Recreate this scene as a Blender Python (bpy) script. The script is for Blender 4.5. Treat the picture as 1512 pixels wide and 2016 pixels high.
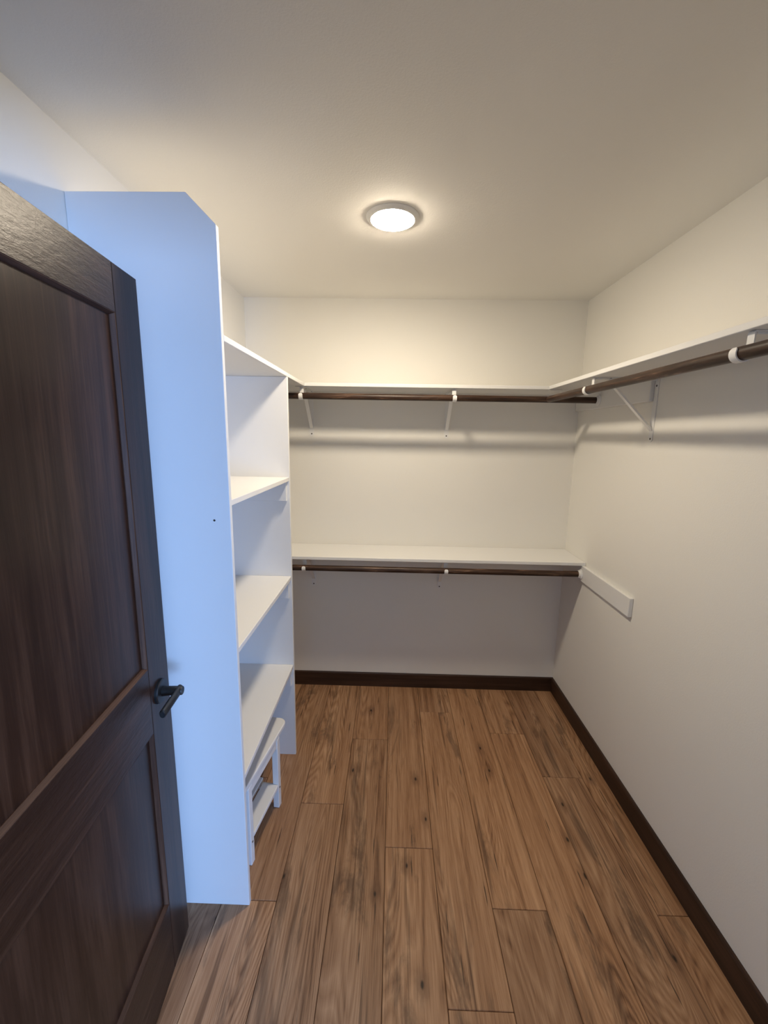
import bpy, bmesh, math, random
from mathutils import Vector, Matrix
random.seed(7)
S = bpy.context.scene
for o in list(bpy.data.objects):
    bpy.data.objects.remove(o, do_unlink=True)
COL = S.collection

# ------------------------------------------------------------ camera
F_PX, PITCH, YAW, ROLL = 825.774, -0.1790, -0.0200, 0.0168
CAM = Vector((0.883, -2.5875, 1.6634))
fw = Vector((math.sin(YAW) * math.cos(PITCH), math.cos(YAW) * math.cos(PITCH), math.sin(PITCH)))
rt = Vector((math.cos(YAW), -math.sin(YAW), 0))
up = rt.cross(fw)
Rr = rt * math.cos(ROLL) + up * math.sin(ROLL)
Uu = -rt * math.sin(ROLL) + up * math.cos(ROLL)
cam_data = bpy.data.cameras.new('camera')
cam_data.sensor_fit = 'HORIZONTAL'
cam_data.sensor_width = 36.0
cam_data.lens = F_PX / 1512.0 * 36.0
cam_data.clip_start = 0.02
cam = bpy.data.objects.new('camera', cam_data)
COL.objects.link(cam)
cam.matrix_world = Matrix(((Rr.x, Uu.x, -fw.x, CAM.x), (Rr.y, Uu.y, -fw.y, CAM.y), (Rr.z, Uu.z, -fw.z, CAM.z), (0, 0, 0, 1)))
S.camera = cam

# ------------------------------------------------------------ world, daylight, exposure
SKY = (0.29, 0.515, 1.0)
LAMP_STRENGTH = 285.0
LAMP_COLOR = (1.0, 0.86, 0.665)
WINDOW_POWER = 460.0
w = bpy.data.worlds.new('world'); S.world = w; w.use_nodes = True
bg = w.node_tree.nodes['Background']
bg.inputs[0].default_value = (*SKY, 1); bg.inputs[1].default_value = 1.0
# daylight falling through the bedroom window behind the photographer
WX0, WX1, WZ0, WZ1, WY = 2.55, 4.85, 0.40, 1.85, -5.9
ld = bpy.data.lights.new('window_daylight', 'AREA')
ld.shape = 'RECTANGLE'; ld.size = WX1 - WX0 - 0.06; ld.size_y = WZ1 - WZ0 - 0.06
ld.energy = WINDOW_POWER; ld.color = SKY
lo = bpy.data.objects.new('window_daylight', ld); COL.objects.link(lo)
lo.location = ((WX0 + WX1) / 2, WY - 0.06, (WZ0 + WZ1) / 2)
lo.rotation_euler = (math.radians(90), 0, 0)      # local -Z looks along +Y
S.view_settings.view_transform = 'Standard'
S.view_settings.look = 'None'
S.view_settings.exposure = 0.0
S.view_settings.gamma = 1.0
S.view_settings.use_curve_mapping = False

# ------------------------------------------------------------ dimensions (metres)
H = 2.44          # ceiling
W = 1.977         # right wall
YF = -2.372       # inner face of the front (door) wall
TH = 0.115
D = 0.284         # shelf depth
ZS = 1.9364       # top shelf
ZL = 0.9814       # lower shelf
BT = 0.018        # board thickness
TX = 0.400        # tower depth
TN, TF = -1.3695, -0.627   # tower outer faces, near and far
DOOR_Z = 2.045

# ------------------------------------------------------------ node helpers
def new_mat(name):
    m = bpy.data.materials.new(name); m.use_nodes = True
    nt = m.node_tree
    b = nt.nodes['Principled BSDF']
    return m, nt, b
def N(nt, typ, **kw):
    n = nt.nodes.new(typ)
    for k, v in kw.items(): setattr(n, k, v)
    return n
def L(nt, a, b): nt.links.new(a, b)
def math_node(nt, op, a, b=None, c=None, clamp=False):
    n = N(nt, 'ShaderNodeMath', operation=op); n.use_clamp = clamp
    for i, v in enumerate((a, b, c)):
        if v is None: continue
        if isinstance(v, (int, float)): n.inputs[i].default_value = v
        else: L(nt, v, n.inputs[i])
    return n.outputs[0]
def coords(nt, scale, rnd=True, kind='Object'):
    tc = N(nt, 'ShaderNodeTexCoord')
    mp = N(nt, 'ShaderNodeMapping')
    mp.inputs['Scale'].default_value = scale
    L(nt, tc.outputs[kind], mp.inputs['Vector'])
    if rnd:
        oi = N(nt, 'ShaderNodeObjectInfo')
        cx = N(nt, 'ShaderNodeCombineXYZ')
        L(nt, math_node(nt, 'MULTIPLY', oi.outputs['Random'], 37.7), cx.inputs[0])
        L(nt, math_node(nt, 'MULTIPLY', oi.outputs['Random'], 91.3), cx.inputs[1])
        L(nt, math_node(nt, 'MULTIPLY', oi.outputs['Random'], 53.1), cx.inputs[2])
        va = N(nt, 'ShaderNodeVectorMath', operation='ADD')
        L(nt, mp.outputs[0], va.inputs[0]); L(nt, cx.outputs[0], va.inputs[1])
        return va.outputs[0]
    return mp.outputs[0]
def noise(nt, vec, scale=1.0, detail=3.0, rough=0.5, dist=0.0):
    n = N(nt, 'ShaderNodeTexNoise')
    n.inputs['Scale'].default_value = scale; n.inputs['Detail'].default_value = detail
    n.inputs['Roughness'].default_value = rough; n.inputs['Distortion'].default_value = dist
    L(nt, vec, n.inputs['Vector'])
    return n.outputs[0]
def ramp(nt, fac, stops):
    r = N(nt, 'ShaderNodeValToRGB')
    e = r.color_ramp.elements
    while len(e) < len(stops): e.new(0.5)
    for i, (p, c) in enumerate(stops):
        e[i].position = p; e[i].color = (*c, 1)
    L(nt, fac, r.inputs[0])
    return r.outputs[0]
def mixc(nt, fac, a, b, mode='MIX'):
    n = N(nt, 'ShaderNodeMix', data_type='RGBA', blend_type=mode)
    for idx, v in ((0, fac), (6, a), (7, b)):
        if isinstance(v, (int, float)): n.inputs[idx].default_value = v
        elif isinstance(v, tuple): n.inputs[idx].default_value = (*v, 1)
        else: L(nt, v, n.inputs[idx])
    return n.outputs[2]
def maprange(nt, v, a, b, c=0.0, d=1.0, smooth=True):
    n = N(nt, 'ShaderNodeMapRange')
    if smooth: n.interpolation_type = 'SMOOTHSTEP'
    for i, x in enumerate((a, b, c, d)): n.inputs[i + 1].default_value = x
    L(nt, v, n.inputs[0])
    return n.outputs[0]
def bump(nt, b, h, strength, dist=0.002):
    n = N(nt, 'ShaderNodeBump')
    n.inputs['Strength'].default_value = strength; n.inputs['Distance'].default_value = dist
    L(nt, h, n.inputs['Height']); L(nt, n.outputs[0], b.inputs['Normal'])

# ------------------------------------------------------------ materials
def mat_paint(name, col, rough, bscale, bstr, var=0.02):
    m, nt, b = new_mat(name)
    v = coords(nt, (1, 1, 1), rnd=False)
    n1 = noise(nt, v, 1.7, 2)
    c = mixc(nt, n1, tuple(x * (1 - var) for x in col), tuple(min(1, x * (1 + var)) for x in col))
    L(nt, c, b.inputs['Base Color'])
    b.inputs['Roughness'].default_value = rough
    bump(nt, b, noise(nt, v, bscale, 3, 0.6), bstr, 0.0015)
    return m
M_WALL = mat_paint('wall_paint', (0.86, 0.84, 0.785), 0.65, 170, 0.22)
M_CEIL = mat_paint('ceiling_paint', (0.85, 0.83, 0.785), 0.8, 190, 0.35)
M_WHITE = mat_paint('white_board_paint', (0.82, 0.815, 0.80), 0.42, 60, 0.03, 0.01)
M_METAL = mat_paint('white_enamel', (0.85, 0.845, 0.83), 0.35, 90, 0.02, 0.01)

def mat_plain(name, col, rough, metal=0.0):
    m, nt, b = new_mat(name)
    v = coords(nt, (1, 1, 1), rnd=False)
    n1 = noise(nt, v, 40, 3)
    L(nt, mixc(nt, n1, tuple(x * 0.85 for x in col), tuple(x * 1.15 for x in col)), b.inputs['Base Color'])
    b.inputs['Roughness'].default_value = rough; b.inputs['Metallic'].default_value = metal
    return m
M_BLACK = mat_plain('matte_black_metal', (0.008, 0.009, 0.010), 0.48, 0.0)
M_SCREW = mat_plain('dark_screw', (0.07, 0.06, 0.05), 0.5, 0.3)

def mat_lens():
    m, nt, b = new_mat('lamp_lens')
    b.inputs['Base Color'].default_value = (0.9, 0.88, 0.84, 1)
    b.inputs['Emission Color'].default_value = (*LAMP_COLOR, 1)
    b.inputs['Emission Strength'].default_value = LAMP_STRENGTH
    return m
M_LENS = mat_lens()

def mat_stain(name, axis, cols, rough, fine=1.0, bstr=0.12, streak=0.5, spec=0.3, blotch=0.0, along=1.6):
    """dark stained timber, grain running along local axis (0, 1 or 2)"""
    m, nt, b = new_mat(name)
    def sc(across, along):
        s = [across] * 3; s[axis] = along; return tuple(s)
    mid = noise(nt, coords(nt, sc(26 * fine, along)), 1.0, 4, 0.6, 0.35)
    thin = noise(nt, coords(nt, sc(170 * fine, 5.0)), 1.0, 3, 0.6)
    big = noise(nt, coords(nt, sc(4.5 * fine, 0.9)), 1.0, 2, 0.5, 0.4)
    f = math_node(nt, 'ADD', math_node(nt, 'MULTIPLY', mid, streak), math_node(nt, 'MULTIPLY', thin, 0.25))
    f = math_node(nt, 'ADD', f, math_node(nt, 'MULTIPLY', big, 0.75 - streak))
    c = ramp(nt, f, cols)
    L(nt, c, b.inputs['Base Color'])
    b.inputs['Roughness'].default_value = rough
    b.inputs['Specular IOR Level'].default_value = spec
    h = math_node(nt, 'ADD', thin, mid)
    if blotch:
        h = math_node(nt, 'ADD', h, math_node(nt, 'MULTIPLY', noise(nt, coords(nt, sc(90, 30)), 1.0, 4, 0.7), blotch))
    bump(nt, b, h, bstr, 0.001)
    return m
ESP = [(0.34, (0.012, 0.0050, 0.0032)), (0.50, (0.027, 0.0122, 0.0074)), (0.66, (0.064, 0.031, 0.0185))]
M_DOOR_V = mat_stain('door_stain_upright', 2, ESP, 0.30, 1.0, 0.12, 0.5, 0.20, 0.8)
M_DOOR_H = mat_stain('door_stain_level', 0, ESP, 0.33, 1.0, 0.30, 0.5, 0.24, 2.5)
M_MOLD_V = mat_stain('molding_stain_upright', 2, [(0.34, (0.026, 0.012, 0.008)), (0.5, (0.055, 0.026, 0.016)), (0.66, (0.13, 0.068, 0.042))], 0.5, 1.2, 0.12, 0.5, 0.15)
M_MOLD_H = mat_stain('molding_stain_level', 0, [(0.34, (0.026, 0.012, 0.008)), (0.5, (0.055, 0.026, 0.016)), (0.66, (0.13, 0.068, 0.042))], 0.5, 1.2, 0.12, 0.5, 0.15)
BASEC = [(0.36, (0.022, 0.0105, 0.007)), (0.5, (0.042, 0.021, 0.013)), (0.66, (0.075, 0.038, 0.024))]
M_BASE_X = mat_stain('baseboard_stain_x', 0, BASEC, 0.42)
M_BASE_Y = mat_stain('baseboard_stain_y', 1, BASEC, 0.42)
RODC = [(0.38, (0.022, 0.011, 0.007)), (0.51, (0.050, 0.026, 0.016)), (0.58, (0.085, 0.046, 0.029)), (0.66, (0.30, 0.18, 0.115))]
M_ROD = mat_stain('rod_stain', 0, RODC, 0.40, 2.2, 0.12, 0.62, 0.3, 0.0, 6.0)

def mat_floor():
    m, nt, b = new_mat('oak_laminate')
    # plank local y runs along the board
    warp = noise(nt, coords(nt, (5.0, 1.1, 1)), 1.0, 2.0, 0.5)
    ringn = noise(nt, coords(nt, (6.0, 0.62, 1)), 1.0, 1.2, 0.4, 0.2)
    ring = math_node(nt, 'PINGPONG', math_node(nt, 'MULTIPLY', ringn, 46.0), 0.5)
    ring = math_node(nt, 'MULTIPLY', ring, 2.0)
    ringmask = maprange(nt, warp, 0.44, 0.60, 0.10, 1.0)
    mid = noise(nt, coords(nt, (62, 1.7, 1)), 1.0, 5, 0.65, 0.2)
    wide = noise(nt, coords(nt, (15, 0.8, 1)), 1.0, 3, 0.55, 0.3)
    thin = noise(nt, coords(nt, (330, 9, 1)), 1.0, 3, 0.65)
    f = math_node(nt, 'MULTIPLY', math_node(nt, 'SUBTRACT', ring, 0.5), math_node(nt, 'MULTIPLY', ringmask, 0.13))
    f = math_node(nt, 'ADD', f, math_node(nt, 'MULTIPLY', mid, 0.42))
    f = math_node(nt, 'ADD', f, math_node(nt, 'MULTIPLY', wide, 0.30))
    f = math_node(nt, 'ADD', f, math_node(nt, 'MULTIPLY', thin, 0.28))
    c = ramp(nt, f, [(0.34, (0.130, 0.060, 0.028)), (0.455, (0.315, 0.168, 0.088)), (0.55, (0.415, 0.242, 0.138)), (0.67, (0.54, 0.336, 0.200))])
    # dark mineral streaks and smoky patches: shapes of the print itself
    stn = noise(nt, coords(nt, (38, 1.25, 1)), 1.0, 4, 0.6, 0.3)
    c = mixc(nt, maprange(nt, stn, 0.57, 0.70, 0.0, 0.62), c, (0.085, 0.040, 0.020))
    sm = noise(nt, coords(nt, (9.0, 1.7, 1)), 1.0, 6, 0.70, 0.6)
    c = mixc(nt, maprange(nt, sm, 0.535, 0.67, 0.0, 0.60), c, (0.078, 0.044, 0.028))
    # knots and checks
    def knots(scale, r0, r1, amount, gate):
        vo = N(nt, 'ShaderNodeTexVoronoi', feature='F1', voronoi_dimensions='2D'); vo.inputs['Scale'].default_value = 1.0
        L(nt, coords(nt, scale), vo.inputs['Vector'])
        wob = noise(nt, coords(nt, (70, 26, 1)), 1.0, 3)
        sep = N(nt, 'ShaderNodeSeparateColor'); L(nt, vo.outputs['Color'], sep.inputs[0])
        on = math_node(nt, 'GREATER_THAN', sep.outputs[0], gate)
        d = math_node(nt, 'ADD', vo.outputs['Distance'], math_node(nt, 'MULTIPLY', math_node(nt, 'SUBTRACT', wob, 0.5), r1 * 0.9))
        return math_node(nt, 'MULTIPLY', maprange(nt, d, r0, r1, amount, 0.0), on)
    c = mixc(nt, knots((7.0, 3.2, 1), 0.04, 0.22, 0.5, 0.55), c, (0.11, 0.052, 0.026))
    c = mixc(nt, knots((7.0, 3.2, 1), 0.010, 0.050, 0.95, 0.62), c, (0.020, 0.010, 0.006))
    c = mixc(nt, knots((24.0, 1.3, 1), 0.02, 0.075, 0.85, 0.62), c, (0.035, 0.017, 0.009))
    oi = N(nt, 'ShaderNodeObjectInfo')
    rr = math_node(nt, 'FRACT', math_node(nt, 'MULTIPLY', oi.outputs['Random'], 17.31))
    tint = ramp(nt, rr, [(0.0, (0.86, 0.85, 0.84)), (0.5, (1.02, 1.0, 0.97)), (1.0, (1.16, 1.13, 1.07))])
    c = mixc(nt, 1.0, c, tint, 'MULTIPLY')
    L(nt, c, b.inputs['Base Color'])
    b.inputs['Roughness'].default_value = 0.50
    b.inputs['Specular IOR Level'].default_value = 0.4
    bump(nt, b, math_node(nt, 'ADD', math_node(nt, 'MULTIPLY', thin, 0.7), math_node(nt, 'MULTIPLY', mid, 0.5)), 0.22, 0.001)
    return m
M_FLOOR = mat_floor()
M_SUB = mat_plain('dark_joint', (0.03, 0.018, 0.012), 0.9)

# ------------------------------------------------------------ mesh helpers
def add_box(bm, a, b, bev=0.0, seg=1):
    """box between two corners, with small rounded arrises"""
    x0, x1 = sorted((a[0], b[0])); y0, y1 = sorted((a[1], b[1])); z0, z1 = sorted((a[2], b[2]))
    v = [bm.verts.new(p) for p in ((x0, y0, z0), (x1, y0, z0), (x1, y1, z0), (x0, y1, z0), (x0, y0, z1), (x1, y0, z1), (x1, y1, z1), (x0, y1, z1))]
    fs = [bm.faces.new([v[i] for i in q]) for q in ((3, 2, 1, 0), (4, 5, 6, 7), (0, 1, 5, 4), (1, 2, 6, 5), (2, 3, 7, 6), (3, 0, 4, 7))]
    if bev > 0:
        es = list({e for f in fs for e in f.edges})
        bmesh.ops.bevel(bm, geom=es, offset=bev, segments=seg, profile=0.5, affect='EDGES')
def add_prism(bm, pts, axis, t0, t1):
    """polygon pts (2D) extruded along axis: axis 1 -> pts are (x,z); axis 0 -> (y,z); axis 2 -> (x,y)"""
    def P(p, t):
        return {0: (t, p[0], p[1]), 1: (p[0], t, p[1]), 2: (p[0], p[1], t)}[axis]
    a = [bm.verts.new(P(p, t0)) for p in pts]; b = [bm.verts.new(P(p, t1)) for p in pts]
    n = len(pts)
    bm.faces.new(a); bm.faces.new(b[::-1])
    for i in range(n):
        bm.faces.new((a[i], b[i], b[(i + 1) % n], a[(i + 1) % n]))
    bmesh.ops.recalc_face_normals(bm, faces=bm.faces[:])
def add_lathe(bm, prof, axis, seg=32, origin=(0, 0, 0), cap=True):
    """prof: list of (radius, along). axis 0/1/2 is the turning axis"""
    rings = []
    for r, t in prof:
        ring = []
        for k in range(seg):
            a = 2 * math.pi * k / seg
            c, s = r * math.cos(a), r * math.sin(a)
            p = {0: (t, c, s), 1: (c, t, s), 2: (c, s, t)}[axis]
            ring.append(bm.verts.new((p[0] + origin[0], p[1] + origin[1], p[2] + origin[2])))
        rings.append(ring)
    for i in range(len(rings) - 1):
        for k in range(seg):
            bm.faces.new((rings[i][k], rings[i][(k + 1) % seg], rings[i + 1][(k + 1) % seg], rings[i + 1][k]))
    if cap:
        bm.faces.new(rings[0]); bm.faces.new(rings[-1][::-1])
    bmesh.ops.recalc_face_normals(bm, faces=bm.faces[:])
def obj(name, bm, mat, parent=None, smooth=False, loc=None):
    me = bpy.data.meshes.new(name)
    bm.to_mesh(me); bm.free()
    if smooth:
        for p in me.polygons: p.use_smooth = True
        me.set_sharp_from_angle(angle=math.radians(38))
    me.materials.append(mat)
    o = bpy.data.objects.new(name, me); COL.objects.link(o)
    if parent: o.parent = parent
    if loc: o.location = loc
    return o
def box(name, a, b, mat, parent=None, bev=0.0015, seg=1, loc=None):
    bm = bmesh.new(); add_box(bm, a, b, bev, seg)
    return obj(name, bm, mat, parent, loc=loc)
def tag(o, label, cat, group=None):
    o['label'] = label; o['category'] = cat
    if group: o['group'] = group
    return o
def thing(name, label, cat, loc=(0, 0, 0), rotz=0.0, group=None):
    o = bpy.data.objects.new(name, None); COL.objects.link(o)
    o.empty_display_size = 0.05
    o.location = loc; o.rotation_euler = (0, 0, rotz)
    return tag(o, label, cat, group)
def struct(o, label=None):
    o['kind'] = 'structure'
    if label: o['label'] = label
    return o

# ------------------------------------------------------------ the room
BX0, BX1, BY = -1.0, 5.5, WY          # bedroom behind the photographer
struct(box('wall_back', (-0.12, 0, -0.05), (W + 0.12, 0.12, H + 0.1), M_WALL, bev=0), 'off-white painted back wall behind the shelves')
struct(box('wall_left', (-0.12, YF, -0.05), (0, 0, H + 0.1), M_WALL, bev=0), 'off-white painted left wall beside the shelf tower')
struct(box('wall_right', (W, YF, -0.05), (W + 0.12, 0, H + 0.1), M_WALL, bev=0), 'plain off-white painted right wall')
DX0, DX1 = 0.300, 1.235               # doorway
bm = bmesh.new()
add_box(bm, (BX0, YF - TH, -0.05), (DX0 - 0.02, YF, H + 0.1))
add_box(bm, (DX1 + 0.02, YF - TH, -0.05), (BX1, YF, H + 0.1))
add_box(bm, (DX0 - 0.02, YF - TH, DOOR_Z + 0.03), (DX1 + 0.02, YF, H + 0.1))
struct(obj('wall_front', bm, M_WALL), 'off-white wall around the closet doorway')
bm = bmesh.new()                      # door lining
add_box(bm, (DX0 - 0.02, YF - TH - 0.004, 0), (DX0, YF + 0.004, DOOR_Z + 0.01))
add_box(bm, (DX1, YF - TH - 0.004, 0), (DX1 + 0.02, YF + 0.004, DOOR_Z + 0.01))
add_box(bm, (DX0 - 0.02, YF - TH - 0.004, DOOR_Z + 0.01), (DX1 + 0.02, YF + 0.004, DOOR_Z + 0.03))
struct(obj('trim_1', bm, M_DOOR_V), 'dark stained door lining of the closet doorway')
struct(box('ceiling', (BX0 - 0.1, BY - 0.1, H), (BX1 + 0.1, 0.12, H + 0.1), M_CEIL, bev=0), 'off-white textured ceiling')
struct(box('wall_bedroom_left', (BX0 - 0.1, BY, -0.05), (BX0, YF - TH, H + 0.1), M_WALL, bev=0))
struct(box('wall_bedroom_right', (BX1, BY, -0.05), (BX1 + 0.1, YF - TH, H + 0.1), M_WALL, bev=0))
bm = bmesh.new()
add_box(bm, (BX0, BY - 0.1, -0.05), (WX0, BY, H + 0.1)); add_box(bm, (WX1, BY - 0.1, -0.05), (BX1, BY, H + 0.1))
add_box(bm, (WX0, BY - 0.1, -0.05), (WX1, BY, WZ0)); add_box(bm, (WX0, BY - 0.1, WZ1), (WX1, BY, H + 0.1))
struct(obj('wall_bedroom_rear', bm, M_WALL))
fl = struct(box('floor', (-0.1, -2.50, -0.05), (W + 0.1, 0.1, -0.011), M_SUB, bev=0), 'brown oak look laminate floor of long planks')
struct(box('floor_bedroom', (BX0, BY, -0.05), (BX1, -2.50, 0), M_FLOOR, bev=0))

# floor planks: columns run towards the back wall, joints where the photo shows them
PW = 0.195; PLEN = 1.362
joints = {-1: [-0.62], 0: [-0.80], 1: [-1.352], 2: [-0.938], 3: [-0.514], 4: [-1.134], 5: [-0.263], 6: [-1.349], 7: [-0.435], 8: [-0.74], 9: [-1.35]}
for c in range(-1, 10):
    x0 = 0.102 + PW * c; x1 = x0 + PW
    x0 = max(x0, 0.003); x1 = min(x1, W - 0.003)
    if c == 9: x1 = W - 0.003
    j0 = joints[c][0]
    cuts = [-0.003]
    j = j0
    while j + PLEN < -0.05: j += PLEN
    while j > -2.49:
        cuts.append(j); j -= PLEN
    cuts.append(-2.50)
    for a, b2 in zip(cuts[:-1], cuts[1:]):
        cx, cy = (x0 + x1) / 2, (a + b2) / 2
        hx, hy = (x1 - x0) / 2 - 0.0007, (a - b2) / 2 - 0.0007
        box('plank', (-hx, -hy, -0.011), (hx, hy, 0), M_FLOOR, fl, bev=0.0016, loc=(cx, cy, 0))

# baseboards
BH = 0.097
def baseboard(name, pts0, pts1, mat, label):
    """profile swept between two points along x or y"""
    bm = bmesh.new()
    t = 0.012
    prof = [(0, 0), (t, 0), (t, BH - 0.006), (t - 0.004, BH), (0, BH)]
    if name == 'baseboard_back': add_prism(bm, [(-p[0], p[1]) for p in prof], 0, pts0, pts1)
    elif name == 'baseboard_right': add_prism(bm, [(W - p[0], p[1]) for p in prof], 1, pts0, pts1)
    else: add_prism(bm, [(p[0], p[1]) for p in prof], 1, pts0, pts1)
    return struct(obj(name, bm, mat), label)
baseboard('baseboard_back', 0.0, W, M_BASE_X, 'dark brown baseboard along the back wall')
baseboard('baseboard_right', YF, -0.012, M_BASE_Y, 'dark brown baseboard along the right wall')
baseboard('baseboard_left', YF, TN - 0.001, M_BASE_Y, 'dark brown baseboard on the left wall behind the door')

# bedroom window: frame with a glass pane
wn = bpy.data.objects.new('window_1', None); COL.objects.link(wn); wn.location = ((WX0 + WX1) / 2, WY - 0.1, WZ0)
struct(wn, 'bedroom window behind the photographer')
hw = (WX1 - WX0) / 2; hh = WZ1 - WZ0
for nm, a, b2 in (('frame_stile', (-hw, 0, 0), (-hw + 0.03, 0.05, hh)), ('frame_stile', (hw - 0.03, 0, 0), (hw, 0.05, hh)),
                  ('frame_rail', (-hw + 0.03, 0, 0), (hw - 0.03, 0.05, 0.03)), ('frame_rail', (-hw + 0.03, 0, hh - 0.03), (hw - 0.03, 0.05, hh))):
    box(nm, a, b2, M_WHITE, wn)
gm, gnt, gb = new_mat('window_glass')
gb.inputs['Base Color'].default_value = (0.95, 0.98, 1.0, 1); gb.inputs['Roughness'].default_value = 0.02
gb.inputs['Transmission Weight'].default_value = 1.0
box('pane', (-hw + 0.03, 0.010, 0.03), (hw - 0.03, 0.014, hh - 0.03), gm, wn, bev=0)

# ------------------------------------------------------------ door leaf, standing open along the left wall
ANG = math.radians(5.6); DW = 0.91; DT = 0.035
fx, fy = 0.2205, -1.4495               # free bottom corner of the visible face
hx, hy = fx + math.sin(ANG) * DW, fy - math.cos(ANG) * DW
door = bpy.data.objects.new('door_1', None); COL.objects.link(door)
door.location = (hx, hy, 0); door.rotation_euler = (0, 0, math.pi / 2 + ANG)
struct(door, 'dark espresso two panel wooden door standing open at the left')
ST = 0.113; Z0, Z1 = 0.012, DOOR_Z; R = [(Z0, 0.256), (0.838, 1.031), (1.936, Z1)]
for a, b2 in ((0, ST), (DW - ST, DW)):
    box('stile', (a, 0, Z0), (b2, DT, Z1), M_DOOR_V, door, bev=0.0015)
for a, b2 in R:
    box('rail', (ST, 0.0004, a), (DW - ST, DT - 0.0004, b2), M_DOOR_H, door, bev=0.0008)
for za, zb in ((R[0][1], R[1][0]), (R[1][1], R[2][0])):
    pn = box('panel', (ST - 0.004, 0.0125, za - 0.004), (DW - ST + 0.004, DT - 0.0125, zb + 0.004), M_DOOR_V, door, bev=0)
    # sticking: sloped mitred strips on both faces
    for flip in (0, 1):
        g = lambda y: (DT - y) if flip else y
        prof = [(0.0, 0.0125), (0.0, 0.0006), (0.0016, 0.0014), (0.0062, 0.0108), (0.0062, 0.0125)]
        xa, xb = ST, DW - ST
        corners = lambda o: [(xa + o, za + o), (xb - o, za + o), (xb - o, zb - o), (xa + o, zb - o)]
        for k in range(4):
            bm = bmesh.new()
            A = [bm.verts.new((corners(o)[k][0], g(y), corners(o)[k][1])) for o, y in prof]
            B = [bm.verts.new((corners(o)[(k + 1) % 4][0], g(y), corners(o)[(k + 1) % 4][1])) for o, y in prof]
            n = len(prof)
            bm.faces.new(A); bm.faces.new(B[::-1])
            for i in range(n): bm.faces.new((A[i], B[i], B[(i + 1) % n], A[(i + 1) % n]))
            bmesh.ops.recalc_face_normals(bm, faces=bm.faces[:])
            obj('molding', bm, M_MOLD_H if k % 2 == 0 else M_MOLD_V, pn)
# lever handles, one each side
for flip in (0, 1):
    sgn = 1 if flip else -1
    base = DT if flip else 0.0
    hxl, hz = DW - 0.060, 0.933
    bm = bmesh.new()
    add_lathe(bm, [(0.0345, 0), (0.0345, sgn * 0.006), (0.0325, sgn * 0.0085), (0.014, sgn * 0.0095)], 1, 36, (hxl, base, hz))
    hd = obj('handle', bm, M_BLACK, door, smooth=True)
    hd['label'] = 'matte black round rose with lever'
    bm = bmesh.new()
    add_lathe(bm, [(0.0145, sgn * 0.008), (0.0138, sgn * 0.014), (0.0130, sgn * 0.030), (0.0125, sgn * 0.062), (0.0112, sgn * 0.064)], 1, 24, (hxl, base, hz))
    obj('spindle', bm, M_BLACK, hd, smooth=True)
    bm = bmesh.new()
    add_lathe(bm, [(0.0085, -0.108), (0.0112, -0.105), (0.0116, -0.02), (0.0118, 0.0105), (0.0100, 0.0125)], 0, 20, (hxl, base + sgn * 0.053, hz))
    for v in bm.verts:            # flatten the grip a little
        v.co.z = hz + (v.co.z - hz) * 1.06
        v.co.y = base + sgn * 0.053 + (v.co.y - base - sgn * 0.053) * 0.78
    obj('lever', bm, M_BLACK, hd, smooth=True)

# ------------------------------------------------------------ shelf tower
tw = thing('shelf_tower', 'tall white shelf tower against the left wall, clipped top corner, beside the open door', 'shelf tower', (0, (TN + TF) / 2, 0))
ty = lambda y: y - (TN + TF) / 2
bm = bmesh.new()
add_prism(bm, [(0.001, 0.0), (TX, 0.0), (TX, 2.208), (TX - 0.077, 2.285), (0.001, 2.285)], 1, ty(TN), ty(TN + BT))
bmesh.ops.bevel(bm, geom=bm.edges[:], offset=0.0012, segments=1, affect='EDGES')
sp = obj('side_panel', bm, M_WHITE, tw)
bm = bmesh.new()
add_lathe(bm, [(0.0035, -0.0006), (0.003, -0.0012)], 1, 12, (0.352, ty(TN), 1.407))
obj('nail_hole', bm, M_SCREW, sp)
box('side_panel', (0.001, ty(TF - BT), 0), (TX, ty(TF), ZS - BT - 0.0005), M_WHITE, tw, bev=0.0012)
for z in (0.517, 0.985, 1.467):
    box('shelf', (0.001, ty(TN + BT) + 0.0005, z - BT), (TX - 0.002, ty(TF - BT) - 0.0005, z), M_WHITE, tw, bev=0.0012)
for z in (0.517, 0.985, 1.467, ZS):
    z = z - BT - 0.0003
    if z < 1.8: box('cleat', (0.002, ty(TF - BT) - 0.018, z - 0.092), (TX - 0.012, ty(TF - BT), z), M_WHITE, tw, bev=0.0015)
    box('cleat', (0.002, ty(TN + BT), z - 0.092), (TX - 0.012, ty(TN + BT) + 0.018, z), M_WHITE, tw, bev=0.0015)

# ------------------------------------------------------------ closet shelves
tag(box('closet_shelf', (0.001, TN + BT + 0.001, ZS - BT), (TX, -0.001, ZS), M_WHITE, bev=0.0015), 'white top shelf board over the shelf tower, running along the left wall', 'shelf', 'white closet shelf boards')
tag(box('closet_shelf', (TX + 0.0005, -D, ZS - BT), (W - 0.001, -0.001, ZS), M_WHITE, bev=0.0015), 'white upper shelf board spanning the back wall', 'shelf', 'white closet shelf boards')
tag(box('closet_shelf', (W - D, YF + 0.001, ZS - BT), (W - 0.001, -D - 0.0005, ZS), M_WHITE, bev=0.0015), 'white top shelf board running along the right wall', 'shelf', 'white closet shelf boards')
tag(box('closet_shelf', (0.001, -0.295, ZL - BT), (W - 0.001, -0.001, ZL), M_WHITE, bev=0.0015), 'white lower shelf board on the back wall, at waist height', 'shelf', 'white closet shelf boards')

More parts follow.
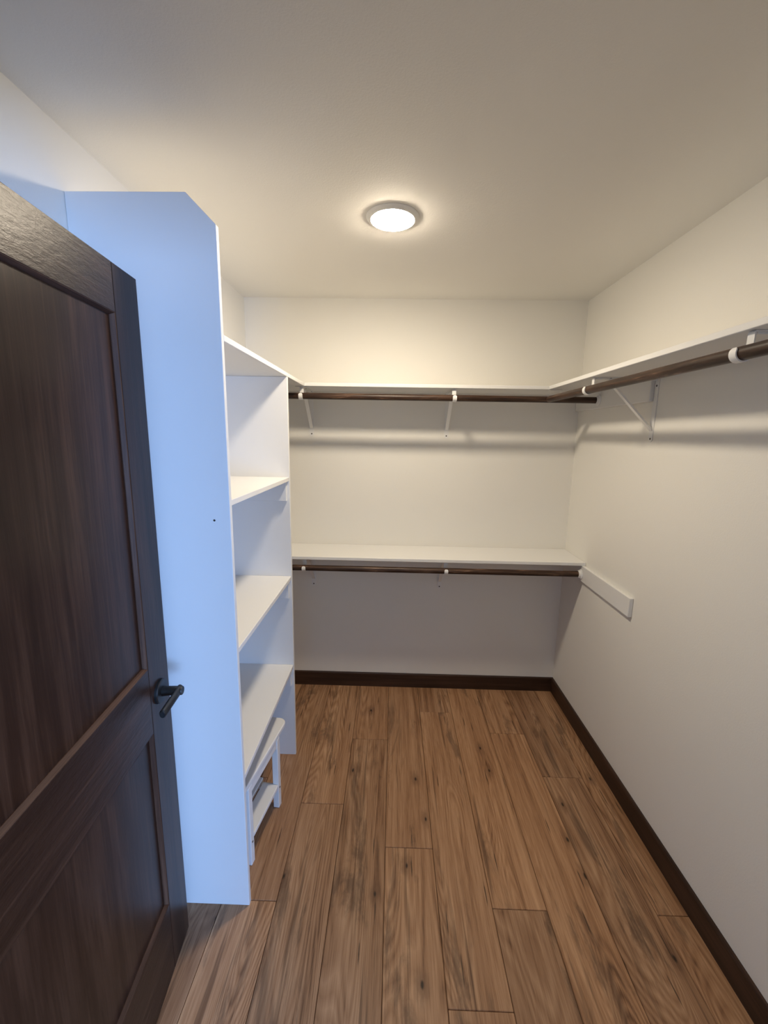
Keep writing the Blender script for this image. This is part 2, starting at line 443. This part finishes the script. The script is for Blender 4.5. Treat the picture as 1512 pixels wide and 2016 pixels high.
# cleats on the right wall
ZU = ZS - BT; ZLU = ZL - BT
tag(box('wall_cleat', (W - 0.019, -0.735, ZU - 0.092), (W - 0.0005, -0.001, ZU - 0.0005), M_WHITE, bev=0.002), 'white board cleat on the right wall right under the top shelf corner', 'cleat', 'white wall cleats')
tag(box('wall_cleat', (W - 0.019, -0.777, ZLU - 0.090), (W - 0.0005, -0.001, ZLU - 0.0005), M_WHITE, bev=0.002), 'white board cleat on the right wall sticking out past the lower shelf', 'cleat', 'white wall cleats')

# ------------------------------------------------------------ hanging rods
RR = 0.0165; RDROP = 0.051; RU = 0.285
def rod(label, p, length, rotz, ends):
    t = thing('hanging_rod', label, 'rod', p, rotz, 'dark wooden hanging rods')
    bm = bmesh.new()
    add_lathe(bm, [(RR - 0.001, 0.0), (RR, 0.001), (RR, length - 0.001), (RR - 0.001, length)], 0, 32)
    obj('pole', bm, M_ROD, t, smooth=True)
    for e in ends:
        s = 1 if e == 0 else -1
        x = 0.0 if e == 0 else length
        bm = bmesh.new()
        add_lathe(bm, [(0.029, x - s * 0.0035), (0.029, x), (0.0225, x + s * 0.003), (0.0215, x + s * 0.013), (RR + 0.0004, x + s * 0.013), (RR + 0.0004, x)], 0, 32)
        obj('end_socket', bm, M_METAL, t, smooth=True)
    return t
rod('dark stained wooden rod under the upper back shelf', (0.005, -RU, ZU - RDROP), W - 0.019 - 0.0045 - 0.005, 0, (0, 1))
rod('dark stained wooden rod under the lower back shelf', (0.005, -RU, ZLU - RDROP), W - 0.019 - 0.0045 - 0.005, 0, (0, 1))
rod('dark stained wooden rod under the right wall shelf', (W - RU, YF + 0.005, ZU - RDROP), -0.305 - YF - 0.005, math.pi / 2, (0,))

# ------------------------------------------------------------ shelf and rod brackets
def bracket(label, p, rotz):
    """local x points out of the wall, z = 0 is the underside of the shelf"""
    t = thing('shelf_bracket', label, 'bracket', p, rotz, 'white shelf and rod brackets')
    # wall plate with rounded foot
    bm = bmesh.new()
    hwid = 0.013
    pts = [(-hwid, -0.0006), (hwid, -0.0006)]
    zc = -0.262 + hwid
    for k in range(0, 9):
        a = math.pi * k / 8
        pts.append((hwid * math.cos(a), zc - hwid * math.sin(a)))
    add_prism(bm, pts, 0, 0.0004, 0.0034)
    wp = obj('wall_plate', bm, M_METAL, t)
    for z in (-0.030, -0.248):
        bm = bmesh.new()
        add_lathe(bm, [(0.0042, 0.0034), (0.0042, 0.0044), (0.002, 0.0050)], 0, 12, (0, 0, z))
        obj('screw', bm, M_SCREW, wp)
    # arm under the shelf, with a rib
    bm = bmesh.new()
    add_prism(bm, [(0.0036, -0.016), (0.22, -0.016), (0.2655, -0.010), (0.2655, 0.010), (0.22, 0.016), (0.0036, 0.016)], 2, -0.0034, -0.0006)
    arm = obj('shelf_arm', bm, M_METAL, t)
    box('rib', (0.0036, -0.005, -0.009), (0.258, 0.005, -0.0034), M_METAL, arm, bev=0.001)
    for x in (0.045, 0.20):
        bm = bmesh.new()
        add_lathe(bm, [(0.004, -0.0046), (0.004, -0.0034)], 2, 12, (x, 0.0095, 0))
        obj('screw', bm, M_SCREW, arm)
    # brace
    bm = bmesh.new()
    a = Vector((0.0045, 0, -0.212)); b2 = Vector((0.205, 0, -0.0095))
    d = (b2 - a).normalized(); n = Vector((-d.z, 0, d.x))
    for o0, o1, w2 in ((-0.0035, -0.001, 0.0095), (-0.001, 0.007, 0.0035)):
        q = [a + n * o0, b2 + n * o0, b2 + n * o1, a + n * o1]
        add_prism(bm, [(v.x, v.z) for v in q], 1, -w2, w2)
    obj('brace', bm, M_METAL, t)
    # rod hook: strap down behind the rod, under it and up its face
    bm = bmesh.new()
    ri, ro = RR + 0.0008, RR + 0.0040
    cx, cz = RU, -RDROP
    inner = [(cx - ri, -0.0036)]; outer = [(cx - ro, -0.0036)]
    for k in range(0, 23):
        ang = math.pi + math.radians(k * 10)
        inner.append((cx + ri * math.cos(ang), cz + ri * math.sin(ang)))
        outer.append((cx + ro * math.cos(ang), cz + ro * math.sin(ang)))
    add_strap(bm, inner, outer, 0.0105)
    obj('rod_hook', bm, M_METAL, t, smooth=True)
    return t
def add_strap(bm, inner, outer, hw):
    n = len(inner); rows = []
    for i in range(n):
        h = hw * (0.55 if i == n - 1 else (0.85 if i == n - 2 else 1.0))
        rows.append([bm.verts.new((inner[i][0], -h, inner[i][1])), bm.verts.new((inner[i][0], h, inner[i][1])),
                     bm.verts.new((outer[i][0], h, outer[i][1])), bm.verts.new((outer[i][0], -h, outer[i][1]))])
    for i in range(n - 1):
        for k in range(4):
            bm.faces.new((rows[i][k], rows[i][(k + 1) % 4], rows[i + 1][(k + 1) % 4], rows[i + 1][k]))
    bm.faces.new(rows[0]); bm.faces.new(rows[-1][::-1])
    bmesh.ops.recalc_face_normals(bm, faces=bm.faces[:])
bracket('white shelf and rod bracket under the upper back shelf, next to the shelf tower', (0.384, 0, ZU), -math.pi / 2)
bracket('white shelf and rod bracket in the middle of the upper back shelf', (1.200, 0, ZU), -math.pi / 2)
bracket('white shelf and rod bracket under the lower back shelf, next to the shelf tower', (0.384, 0, ZLU), -math.pi / 2)
bracket('white shelf and rod bracket in the middle of the lower back shelf', (1.196, 0, ZLU), -math.pi / 2)
bracket('white bracket with diagonal brace under the right wall shelf, farther from the viewer', (W, -0.750, ZU), math.pi)
bracket('white bracket hook under the right wall shelf, cut by the right picture edge', (W, -1.535, ZU), math.pi)

# small mending plates under the inner corners where the top shelves meet
def corner_plate(label, x, y, rotz):
    bm = bmesh.new()
    add_prism(bm, [(-0.008, -0.012), (0.055, -0.012), (0.055, 0.012), (0.012, 0.016), (-0.008, 0.012)], 2, -0.0035, -0.0005)
    o = obj('mending_plate', bm, M_METAL)
    o.location = (x, y, ZU); o.rotation_euler = (0, 0, rotz)
    tag(o, label, 'plate', 'mending plates under the shelf corners')
corner_plate('small white mending plate under the top shelf corner at the shelf tower', TX + 0.006, -D + 0.022, math.pi)
corner_plate('small white mending plate under the top shelf corner at the right wall', W - D + 0.012, -D + 0.006, 0)

# ------------------------------------------------------------ step stool under the tower's bottom shelf
ROT = math.radians(-8.0)              # local y runs along the seat, local x towards the room
st = thing('step_stool', 'small white wooden stool under the bottom shelf of the tower', 'stool', (0.265, -1.070, 0), ROT)
SX, SY = 0.119, 0.145                # leg outer half spans
bm = bmesh.new()
pts = []
hx2, hy2, rc = 0.119, 0.238, 0.035
for cx, cy, a0 in ((hx2 - rc, hy2 - rc, 0), (-hx2 + rc, hy2 - rc, 90), (-hx2 + rc, -hy2 + rc, 180), (hx2 - rc, -hy2 + rc, 270)):
    for k in range(7):
        a = math.radians(a0 + k * 15); pts.append((cx + rc * math.cos(a), cy + rc * math.sin(a)))
add_prism(bm, pts, 2, 0.345, 0.365)
bmesh.ops.bevel(bm, geom=[e for e in bm.edges if abs(e.verts[0].co.z - e.verts[1].co.z) < 1e-5], offset=0.004, segments=2, profile=0.5, affect='EDGES')
obj('seat', bm, M_WHITE, st)
LG = 0.027
for sx in (1, -1):
    for sy in (1, -1):
        x0 = sx * SX; y0 = sy * SY
        lg = box('leg', (x0, y0, 0), (x0 - sx * LG, y0 - sy * LG, 0.345), M_WHITE, st, bev=0.002)
        bm = bmesh.new()
        add_lathe(bm, [(0.0042, 0.0), (0.0042, sx * 0.0012), (0.002, sx * 0.0016)], 0, 12, (x0, y0 - sy * LG / 2, 0.098))
        obj('bolt', bm, M_SCREW, lg)
for sx in (1, -1):
    box('apron', (sx * (SX - 0.004), -SY + LG, 0.305), (sx * (SX - 0.018), SY - LG, 0.345), M_WHITE, st, bev=0.0015)
for sy in (1, -1):
    box('slat_rail', (-SX + LG, sy * (SY - 0.005), 0.080), (SX - LG, sy * (SY - 0.023), 0.105), M_WHITE, st, bev=0.0015)
x = SX
for k, (a, b2) in enumerate(((0.119, 0.046), (0.035, -0.035), (-0.046, -0.119))):
    yy = SY - LG - 0.0005 if k != 1 else SY
    box('slat', (b2, -yy, 0.105), (a, yy, 0.122), M_WHITE, st, bev=0.002)

# ------------------------------------------------------------ ceiling light
LX, LY = 0.863, -0.912
cl = thing('ceiling_light', 'round white flush ceiling light, switched on', 'ceiling light', (LX, LY, H))
bm = bmesh.new()
add_lathe(bm, [(0.0955, 0.0), (0.0955, -0.0025), (0.0935, -0.0045), (0.083, -0.0105), (0.0795, -0.0120), (0.0775, -0.0110), (0.0775, -0.003)], 2, 64, cap=True)
obj('trim_ring', bm, M_METAL, cl, smooth=True)
bm = bmesh.new()
prof = [(0.0773, -0.0080)]
for k in range(0, 9):
    a = math.radians(90 * k / 8); prof.append((max(0.0004, 0.0770 * math.cos(a)), -0.0110 - 0.0125 * math.sin(a)))
add_lathe(bm, prof, 2, 64)
obj('lens', bm, M_LENS, cl, smooth=True)
